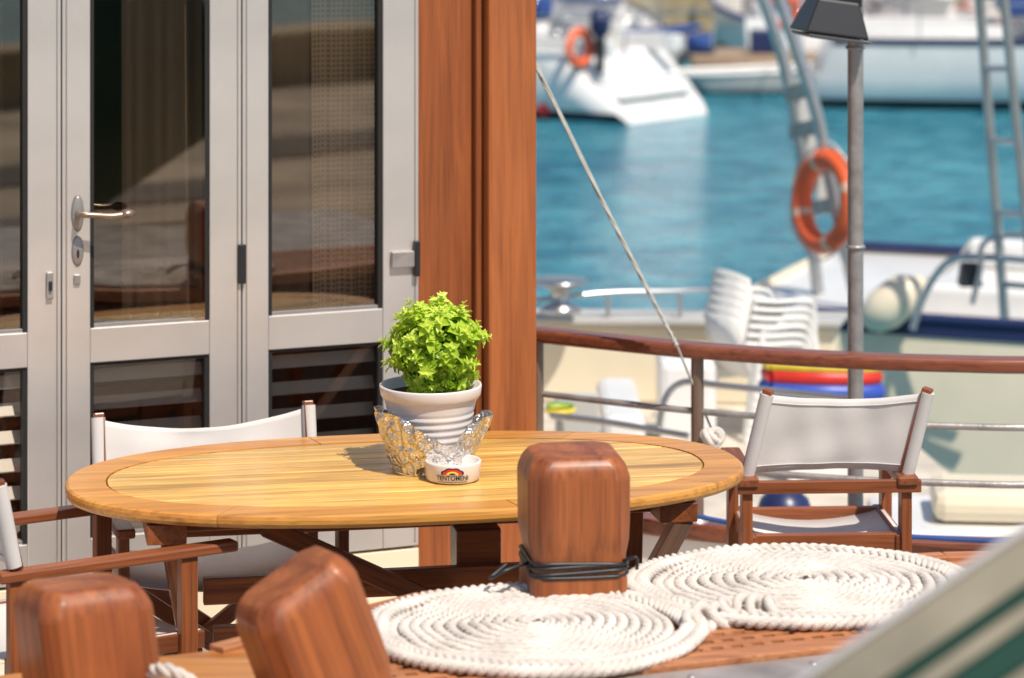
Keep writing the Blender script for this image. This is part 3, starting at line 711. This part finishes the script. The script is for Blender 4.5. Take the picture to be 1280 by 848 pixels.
# ---------------------------------------------------------------- hull builder
SECS=[(1,1.0),(.99,.75),(.96,.45),(.90,.15),(.75,-.3),(.4,-.7),(0,-1)]
def hull(name,stern,head,Lh,beam_,fb,mat,stripe=None,draft=.4,tr_rake=.35,cabin=True,cabmat=None,mast=True,cover=BLUE,bowrise=.35,twin=.78,z0=-2.0,secs=SECS):
    g=group(name,(stern[0],stern[1],z0),math.atan2(head[1],head[0]))
    n=18
    v=[];f=[]
    def hb(t): 
        return beam_/2*(twin+(1-twin)*math.sin(min(1,t/.45)*math.pi/2))*(1 if t<.45 else max(.01,(1-((t-.45)/.55)**2.2)))
    ring=[]
    for i in range(n+1):
        t=i/n; h=fb+bowrise*t*t; w=hb(t); row=[]
        full=[(-a,b) for a,b in secs[:-1]]+[(a,b) for a,b in secs[::-1]]
        for a,b in full:
            z=h*b if b>0 else draft*b*(1-t*.4)
            x=t*Lh + (-(z/h)*tr_rake*(1-t) + (z/h)*.5*t*t)
            row.append((x,a*w,z))
        ring.append(row)
    m=len(ring[0])
    for r in ring: v+=r
    for i in range(n):
        for j in range(m-1): f.append((i*m+j,(i+1)*m+j,(i+1)*m+j+1,i*m+j+1))
    f.append(tuple(range(m)))
    o=mk('hull',v,f,mat,g,True); 
    o.data.polygons[-1].use_smooth=False
    v=[];f=[]
    for i in range(n+1):
        for sg,(k1,k2) in ((-1,(3,4)),(1,(m-4,m-5))):
            p=Vector(ring[i][k1]);q_=Vector(ring[i][k2])
            v+=[p+Vector((0,sg*.01,0)),q_+Vector((0,sg*.01,0))]
    for i in range(n):
        f.append((4*i,4*i+1,4*i+5,4*i+4)); f.append((4*i+2,4*i+3,4*i+7,4*i+6))
    mk('boot_stripe',v,f,BOOT,g)
    v=[];f=[]
    for i in range(n+1):
        a=ring[i][0];b=ring[i][-1]; v+=[(a[0],a[1]*.985,a[2]-.05),(b[0],b[1]*.985,b[2]-.05)]
    for i in range(n): f.append((2*i,2*i+1,2*i+3,2*i+2))
    mk('deck',v,f,WHITE,g)
    for s in(0,-1):
        tube('gunwale',[Vector(r[s])+Vector((0,0,.0)) for r in ring],.035,stripe or WHITE,g,False)
    if stripe:
        for s in(0,-1):
            k1=1 if s==0 else m-2
            v=[];f=[]
            for i in range(n+1):
                sg=-1 if s==0 else 1
                p=Vector(ring[i][0 if s==0 else m-1]);q_=Vector(ring[i][k1]); mid=p.lerp(q_,.3)
                v+=[p+Vector((0,sg*.012,0)),mid+Vector((0,sg*.012,0))]
            for i in range(n): f.append((2*i,2*i+1,2*i+3,2*i+2))
            mk('stripe',v,f,stripe,g)
    if cabin:
        poly=[(Lh*.30,-beam_*.27),(Lh*.62,-beam_*.2),(Lh*.72,-beam_*.08),(Lh*.72,beam_*.08),(Lh*.62,beam_*.2),(Lh*.30,beam_*.27)]
        prism('cabin',poly,fb-.04,fb+.42,cabmat or WHITE,g,.08)
        for sy in(-1,1): box('cabin_window',(Lh*.45,sy*(beam_*.245),fb+.22),(Lh*.2,.04,.14),BLACK,g,.02,rz=-sy*.12)
        span('cockpit',(Lh*.04,-beam_*.3,fb-.04),(Lh*.27,-beam_*.24,fb+.22),WHITE,g,.03)
        span('cockpit',(Lh*.04,beam_*.24,fb-.04),(Lh*.27,beam_*.3,fb+.22),WHITE,g,.03)
        L=[(0,-beam_*.36,fb+.0),(-.05,-beam_*.36,fb+.6),(-.05,beam_*.36,fb+.6),(0,beam_*.36,fb)]
        tube('pushpit',L,.02,STEEL,g,False)
        for sy in(-1,1):
            tube('lifeline',[( -.05,sy*beam_*.36,fb+.6),(Lh*.3,sy*beam_*.48,fb+.62),(Lh*.6,sy*beam_*.42,fb+.68)],.012,STEEL,g)
            for tt in(.15,.3,.45): tube('stanchion',[(Lh*tt,sy*beam_*.46,fb),(Lh*tt,sy*beam_*.46,fb+.62)],.014,STEEL,g,False)
    if mast:
        tube('mast',[(Lh*.55,0,fb),(Lh*.55,0,fb+Lh*1.15)],.08,GREYP,g,False)
        tube('boom',[(Lh*.55,0,fb+1.3),(Lh*.12,0,fb+1.35)],.06,GREYP,g,False)
        tube('sail_cover',[(Lh*.54,0,fb+1.55),(Lh*.4,0,fb+1.5),(Lh*.14,0,fb+1.42)],.17,cover,g)
        box('spray_hood',(Lh*.30,0,fb+.6),(.9,beam_*.5,.5),cover,g,.15)
    return g
y1=hull('sailing_yacht',(2.50,45.2),(-.80,.60),11,3.5,1.05,WHITE,None,tr_rake=-1.1,cover=BLUE)
span('swim_step',(.2,-1.0,.35),(1.0,1.0,.42),WHITE,y1,.05)
span('cockpit_locker',(1.6,-.9,1.0),(2.6,-.3,1.45),GREYP,y1,.05)
torus('wheel',.42,.02,STEEL,y1,(2.2,.3,1.55),(0,math.pi/2,0))
lathe('fender',[(0,.35),(.08,.33),(.12,.2),(.12,-.2),(.08,-.33),(0,-.35)],NAVY,y1,(3.4,1.8,.7))
lathe('mooring_buoy',[(0,.12),(.1,.08),(.13,0),(.1,-.08),(0,-.12)],RED,group('buoy',P(680,138,45.0)))
tube('backstay',[(0,0,1.1),(6,0,12)],.012,STEEL,y1,False)
lr=group('life_ring',P(724,60,44.6)); torus('ring',.25,.07,ORANGE,lr,(0,0,0),(math.pi/2,0,.8)); torus('grab_line',.33,.012,ROPEM,lr,(0,0,0),(math.pi/2,0,.8),n=24,m=6)
tube('ring_bracket',[(0,.03,-.6),(0,.03,.1)],.02,STEEL,lr,False)
om=group('outboard_motor',P(750,30,44.6))
lathe('cowl',[(0,.25),(.12,.23),(.17,.1),(.15,-.12),(.10,-.2)],NAVY,om); tube('leg',[(0,0,-.2),(0,0,-.75)],.07,BLACK,om,False); box('fin',(0,.05,-.72),(.05,.25,.12),BLACK,om)
y2=hull('sailing_yacht',(4.9,48.2),(1,-.08),12.5,3.8,1.15,WHITE,NAVY,tr_rake=-.5,cover=BLUE)
torus('life_ring',.25,.075,ORANGE,y2,(-.35,-1.0,1.6),(math.pi/2,0,.1))
cols=[BLUE,NAVY,CREAM,BLUE,RED,GREYP,BLUE,CREAM]
random.seed(11)
for i in range(11):
    x=-7+i*3.0+random.uniform(-.3,.3)+(.5 if i>3 else 0)
    hull('moored_boat',(x,53.4+random.uniform(-.2,1.0)),(random.uniform(-.12,.12),1),8+random.random()*1.2,2.7,.75+random.random()*.3,
         random.choice([WHITE,WHITE,CREAM,WHITE,WHITE]),random.choice([None,NAVY,BLUE,RED]),cover=cols[i%8],tr_rake=random.uniform(-.5,.3))
hull('motor_yacht',(-1.5,50.6),(1,.25),4.6,2.0,.7,WHITE,BLUE,mast=False,tr_rake=.1)
hull('dinghy',(3.3,49.8),(1,.15),2.6,1.2,.36,GREYP,None,cabin=False,mast=False,bowrise=.15)
dock=group('floating_dock')
DW=plain('dock_wood',(.34,.24,.16),.8)
span('deck',(3.2,50.6,-1.62),(30,52.6,-1.42),DW,dock,.02)
span('float',(3.3,50.8,-2.2),(30,52.4,-1.63),BLACK,dock,.02)
for i in range(6): tube('pile',[(9.5+i*4.5,50.4,-3),(9.5+i*4.5,50.4,-.4)],.12,W_DARK,dock,False)
random.seed(3)
for i in range(16):
    x=3.4+i*.9; h=random.uniform(.2,.8); m_=random.choice([WHITE,RED,BLUE,GREYP,CREAM,DW,STONE,NAVY])
    if i%3==0: lathe('dock_drum',[(0,h),(.22,h),(.26,h*.9),(.26,.02),(0,0)],m_,dock,(x,51.3,-1.42),20)
    else: span('dock_crate',(x,51.1,-1.42),(x+random.uniform(.3,.7),51.6,-1.42+h),m_,dock,.04)
# ---------------------------------------------------------------- neighbour boat B with stern arch
yb=hull('motor_yacht',(1.95,19.75),(.93,-.37),10,3.3,1.42,CREAM,NAVY,cabin=False,mast=False,bowrise=.05,tr_rake=.1,twin=.97,
        secs=[(.93,1.0),(.955,.75),(.985,.45),(1.0,.12),(1.0,-.3),(.5,-.7),(0,-1)])
span('coaming',(1.0,-1.15,1.37),(6.5,-1.0,1.58),WHITE,yb,.04); span('coaming',(1.0,1.0,1.37),(6.5,1.15,1.58),WHITE,yb,.04)
span('helm_seat',(2.0,-.5,1.37),(2.8,.5,1.70),WHITE,yb,.08)
span('console',(3.6,-.9,1.37),(4.8,.9,1.85),WHITE,yb,.1)
arch=group('stern_arch')
def tb(pts,y,r,mat=STEEL,nm='tube'): return tube(nm,[P(u,v,y) for u,v in pts],r,mat,arch)
tb([(938,-40),(960,15),(987,110),(1010,260),(1026,398)],19.2,.042)
tb([(960,-40),(985,30),(1020,140),(1045,260),(1070,375)],18.6,.042)
for (a,b) in(((985,118),(1012,112)),((990,165),(1024,158)),((1000,215),(1036,208)),((1005,262),(1046,256))):
    beam('brace',P(a[0],a[1],19.15),P(b[0],b[1],18.7),.05,.10,STEEL_D,arch)
beam('strut',P(1003,120,19.0),P(1034,262,18.9),.10,.05,GREYP,arch)
beam('strut',P(1018,150,19.0),P(1052,300,18.9),.05,.05,STEEL,arch)
tube('base_rail',[P(1020,398,19.1),P(1060,392,18.7),P(1110,395,18.3)],.03,STEEL,arch)
ring=group('life_ring',P(1032,252,18.4),rot=(math.radians(84),0,math.radians(-62)))
FB=plain('faded_band',(.75,.45,.32),.6)
for k in range(4):
    a=k*math.pi/2+.4
    torus('ring_section',.275,.068,ORANGE,ring,(0,0,0),(0,0,a),.10,math.pi/2-.10,14,14)
    torus('white_band',.275,.0695,FB,ring,(0,0,0),(0,0,a),-.10,.10,4,14)
tube('grab_line',[(.36*math.cos(a/12*6.283)*(1+.06*(a%2)),.36*math.sin(a/12*6.283)*(1+.06*(a%2)),.02) for a in range(13)],.008,ROPEM,ring)
lad=group('boarding_ladder')
A0,A1=P(1222,-30,17.2),P(1256,398,17.2); B0,B1_=P(1252,-30,16.9),P(1296,402,16.9)
tube('ladder_side',[A0,A1],.030,STEEL,lad,False); tube('ladder_side',[B0,B1_],.030,STEEL,lad,False)
for t in(.06,.27,.48,.69,.9): tube('rung',[A0.lerp(A1,t),B0.lerp(B1_,t)],.02,STEEL,lad,False)
fen=group('boat_fender',P(1117,378,17.8),rot=(0,math.radians(52),0))
lathe('body',[(0,.24),(.03,.24),(.05,.2),(.11,.14),(.135,.05),(.135,-.08),(.10,-.18),(.04,-.23),(0,-.24)],CREAM,fen)
tube('lanyard',[(0,0,.24),(.05,0,.4),(0,0,.6)],.01,ROPEM,fen)
hr=group('stern_handrail')
tube('hoop',[P(1140,412,17.5),P(1160,360,17.5),P(1190,325,17.4),P(1240,322,17.2),P(1320,330,17)],.022,STEEL,hr)
tube('hoop',[P(1215,380,17.2),P(1225,340,17.2),P(1235,300,17.2),P(1320,290,17)],.018,STEEL,hr)
frus('winch_cover',P(1212,345,17.3),-.06,.07,.07,.08,.05,.05,BLACK,hr)
# ---------------------------------------------------------------- neighbour boat A (near, with stacked chairs)
ba=group('motor_boat')
poly=[(-2.5,10.4),(3.6,10.2),(3.2,12.2),(2.15,12.5),(1.85,15.3),(-2.5,15.6)]
prism('hull_body',poly,-2.6,-.56,WHITE,ba,.05)
prism('deck',[(x*.99,10.45+(y-10.2)*.98) for x,y in poly],-.559,-.548,DECKM,ba)
prism('far_bulwark',[(-2.5,15.2),(1.7,14.95),(1.75,15.15),(-2.5,15.4)],-.547,-.13,CREAM,ba,.02)
prism('bulwark_cap',[(-2.5,15.16),(1.72,14.9),(1.8,15.2),(-2.5,15.46)],-.129,-.09,GREYP,ba,.01)
span('locker',(.72,13.9,-.547),(1.0,14.3,-.12),WHITE,ba,.04)
span('grey_panel',(.20,13.1,-.547),(.40,13.14,-.12),GREYP,ba,.01)
span('seat_box',(.42,13.2,-.547),(.62,14.2,-.25),WHITE,ba,.04)
box('cockpit_cushion',(2.0,11.7,-.28),(.55,.4,.13),CREAM,ba,.05,rz=-.1)
span('cushion_base',(1.5,11.4,-.547),(2.6,12.1,-.35),WHITE,ba,.04)
span('hatch',(1.35,10.6,-.547),(2.6,11.2,-.30),WHITE,ba,.03)
for i in range(12): span('vent_slat',(1.55+i*.030,10.57,-.43),(1.566+i*.030,10.6,-.33),GREYP,ba,.002)
span('vent_frame',(1.52,10.585,-.45),(1.93,10.598,-.31),BLACK,ba,.002)
span('white_coaming',(.15,10.6,-.547),(1.0,10.9,-.28),WHITE,ba,.05)
lathe('blue_fender',[(0,.12),(.04,.115),(.09,.07),(.115,0),(.09,-.07),(.04,-.12),(0,-.125)],NAVY,ba,(1.03,10.75,-.13))
lathe('winch',[(0,.10),(.09,.10),(.10,.085),(.05,.07),(.045,.0),(.10,-.02),(.11,-.05),(.0,-.05)],STEEL,ba,P(700,378,14.9))
lathe('winch_plate',[(0,.12),(.14,.12),(.15,.105),(0,.105)],STEEL,ba,P(700,378,14.9))
tube('guard_wire',[P(664,376,14.9),P(760,366,15.0),P(850,364,15.1),P(905,360,15.2)],.012,STEEL,ba)
for u in(760,850): tube('guard_post',[P(u,366,15.0),P(u,398,15.0)],.012,STEEL,ba,False)
tube('grab_rail',[P(822,545,11.6),P(832,498,11.6),P(855,478,11.6),P(900,482,11.5),P(1000,492,11.4),P(1075,500,11.3)],.014,STEEL,ba)
tube('grab_rail',[P(690,520,11.8),P(760,528,11.7),P(860,545,11.5)],.014,STEEL,ba)
lathe('bucket',[(0,-.02),(.05,-.02),(.06,.03),(.065,.03)],GREENP,ba,P(700,515,13.0)); torus('bucket_rim',.063,.010,YEL,ba,P(700,512,13.0),(0,0,0))
tube('deck_rope',[(.15,12.3,-.53),(.4,12.1,-.53),(.5,12.5,-.53),(.8,12.2,-.53),(.9,11.7,-.53),(.6,11.5,-.53)],.014,BLUE,ba)
inf=group('striped_inflatable',P(1026,468,13.2)); inf.scale=(.88,.88,.9)
for k,(mt,z,r,w_) in enumerate(((BLUEP,-.075,.055,.25),(RED,-.0,.040,.25),(YEL,.055,.030,.26),(BLUEP,-.03,.02,.262))):
    L=[(-w_,-.06,z),(-w_-.01,.08,z),(0,.13,z),(w_,.08,z-.01),(w_+.01,-.06,z-.01),(0,-.12,z)]
    tube('ring_tube',smoothpts(L+[L[0]]),r,mt,inf,False)
span('under_box',(-.22,-.1,-.16),(.22,.1,-.10),WHITE,inf,.02)
span('under_box_leg',(-.18,-.08,-.60),(.18,.08,-.16),WHITE,inf,.02)
st=group('stacked_garden_chairs',(1.24,14.3,-.547))
def gchair(loc,rz,par):
    g=group('garden_chair',loc,rz); g.parent=par
    v=[];f=[]; w=.23
    prof=[(.22,.40),(.20,.42),(0,.41),(-.18,.415),(-.22,.46),(-.26,.62),(-.30,.80)]
    for x,z in prof:
        for s in(-1,-.5,0,.5,1): v.append((x-(.03*(1-s*s) if z>.45 else 0),s*w,z-(.015*(1-s*s) if .40<z<.45 else 0)+(.03*(1-s*s) if z>.75 else 0)))
    for i in range(len(prof)-1):
        for k in range(4): a=i*5+k; f.append((a,a+1,a+6,a+5))
    o=mk('seat_shell',v,f,PLAST,g,True); m=o.modifiers.new('s','SOLIDIFY'); m.thickness=.012
    for sy in(-1,1):
        tube('arm',[(-.27,sy*.25,.66),(-.1,sy*.27,.64),(.12,sy*.27,.63),(.20,sy*.26,.58),(.22,sy*.25,.40)],.018,PLAST,g)
        beam('front_leg',(.21,sy*.24,.42),(.25,sy*.26,0),.04,.045,PLAST,g)
        beam('rear_leg',(-.20,sy*.24,.44),(-.27,sy*.26,0),.04,.045,PLAST,g)
        span('side_skirt',(-.19,sy*.232-.006,.34),(.2,sy*.232+.006,.40),PLAST,g)
    return g
for k in range(6): gchair((.012*k,0,.058*k),math.radians(28),st)
st.scale=(.74,.74,.74)
rb=group('rubbish_bag',(1.30,14.38,-.547+.60))
frus('bag',(0,0,0),-.03,.065,.06,.05,.06,.05,BLACK,rb)
# ---------------------------------------------------------------- light, sky, camera
w=bpy.data.worlds.new('World'); S.world=w; w.use_nodes=True; N=w.node_tree.nodes; L=w.node_tree.links
sk=N.new('ShaderNodeTexSky'); sk.sky_type='NISHITA'; sk.sun_disc=False
to_sun=Vector((.36,-.52,1.0)).normalized()
el=math.asin(to_sun.z); az=math.atan2(to_sun.x,to_sun.y)
sk.sun_elevation=el; sk.sun_rotation=az
bg=N['Background']; bg.inputs['Strength'].default_value=.11; L.new(sk.outputs[0],bg.inputs['Color'])
sl=bpy.data.lights.new('sun','SUN'); sl.energy=5.0; sl.angle=math.radians(.5); sl.color=(1,.93,.82)
so=bpy.data.objects.new('sun',sl); COL.objects.link(so); so.rotation_euler=to_sun.to_track_quat('Z','Y').to_euler()
cam=bpy.data.cameras.new('camera'); co=bpy.data.objects.new('camera',cam); COL.objects.link(co)
co.location=(0,0,CAMH); co.rotation_euler=(math.pi/2,0,0)
cam.lens=100; cam.sensor_width=36; cam.shift_y=-624/1280; cam.clip_end=2000; cam.clip_start=.1
cam.dof.use_dof=True; cam.dof.focus_distance=7.5; cam.dof.aperture_fstop=3.0
S.camera=co
S.view_settings.view_transform='Standard'; S.view_settings.look='None'; S.view_settings.exposure=0
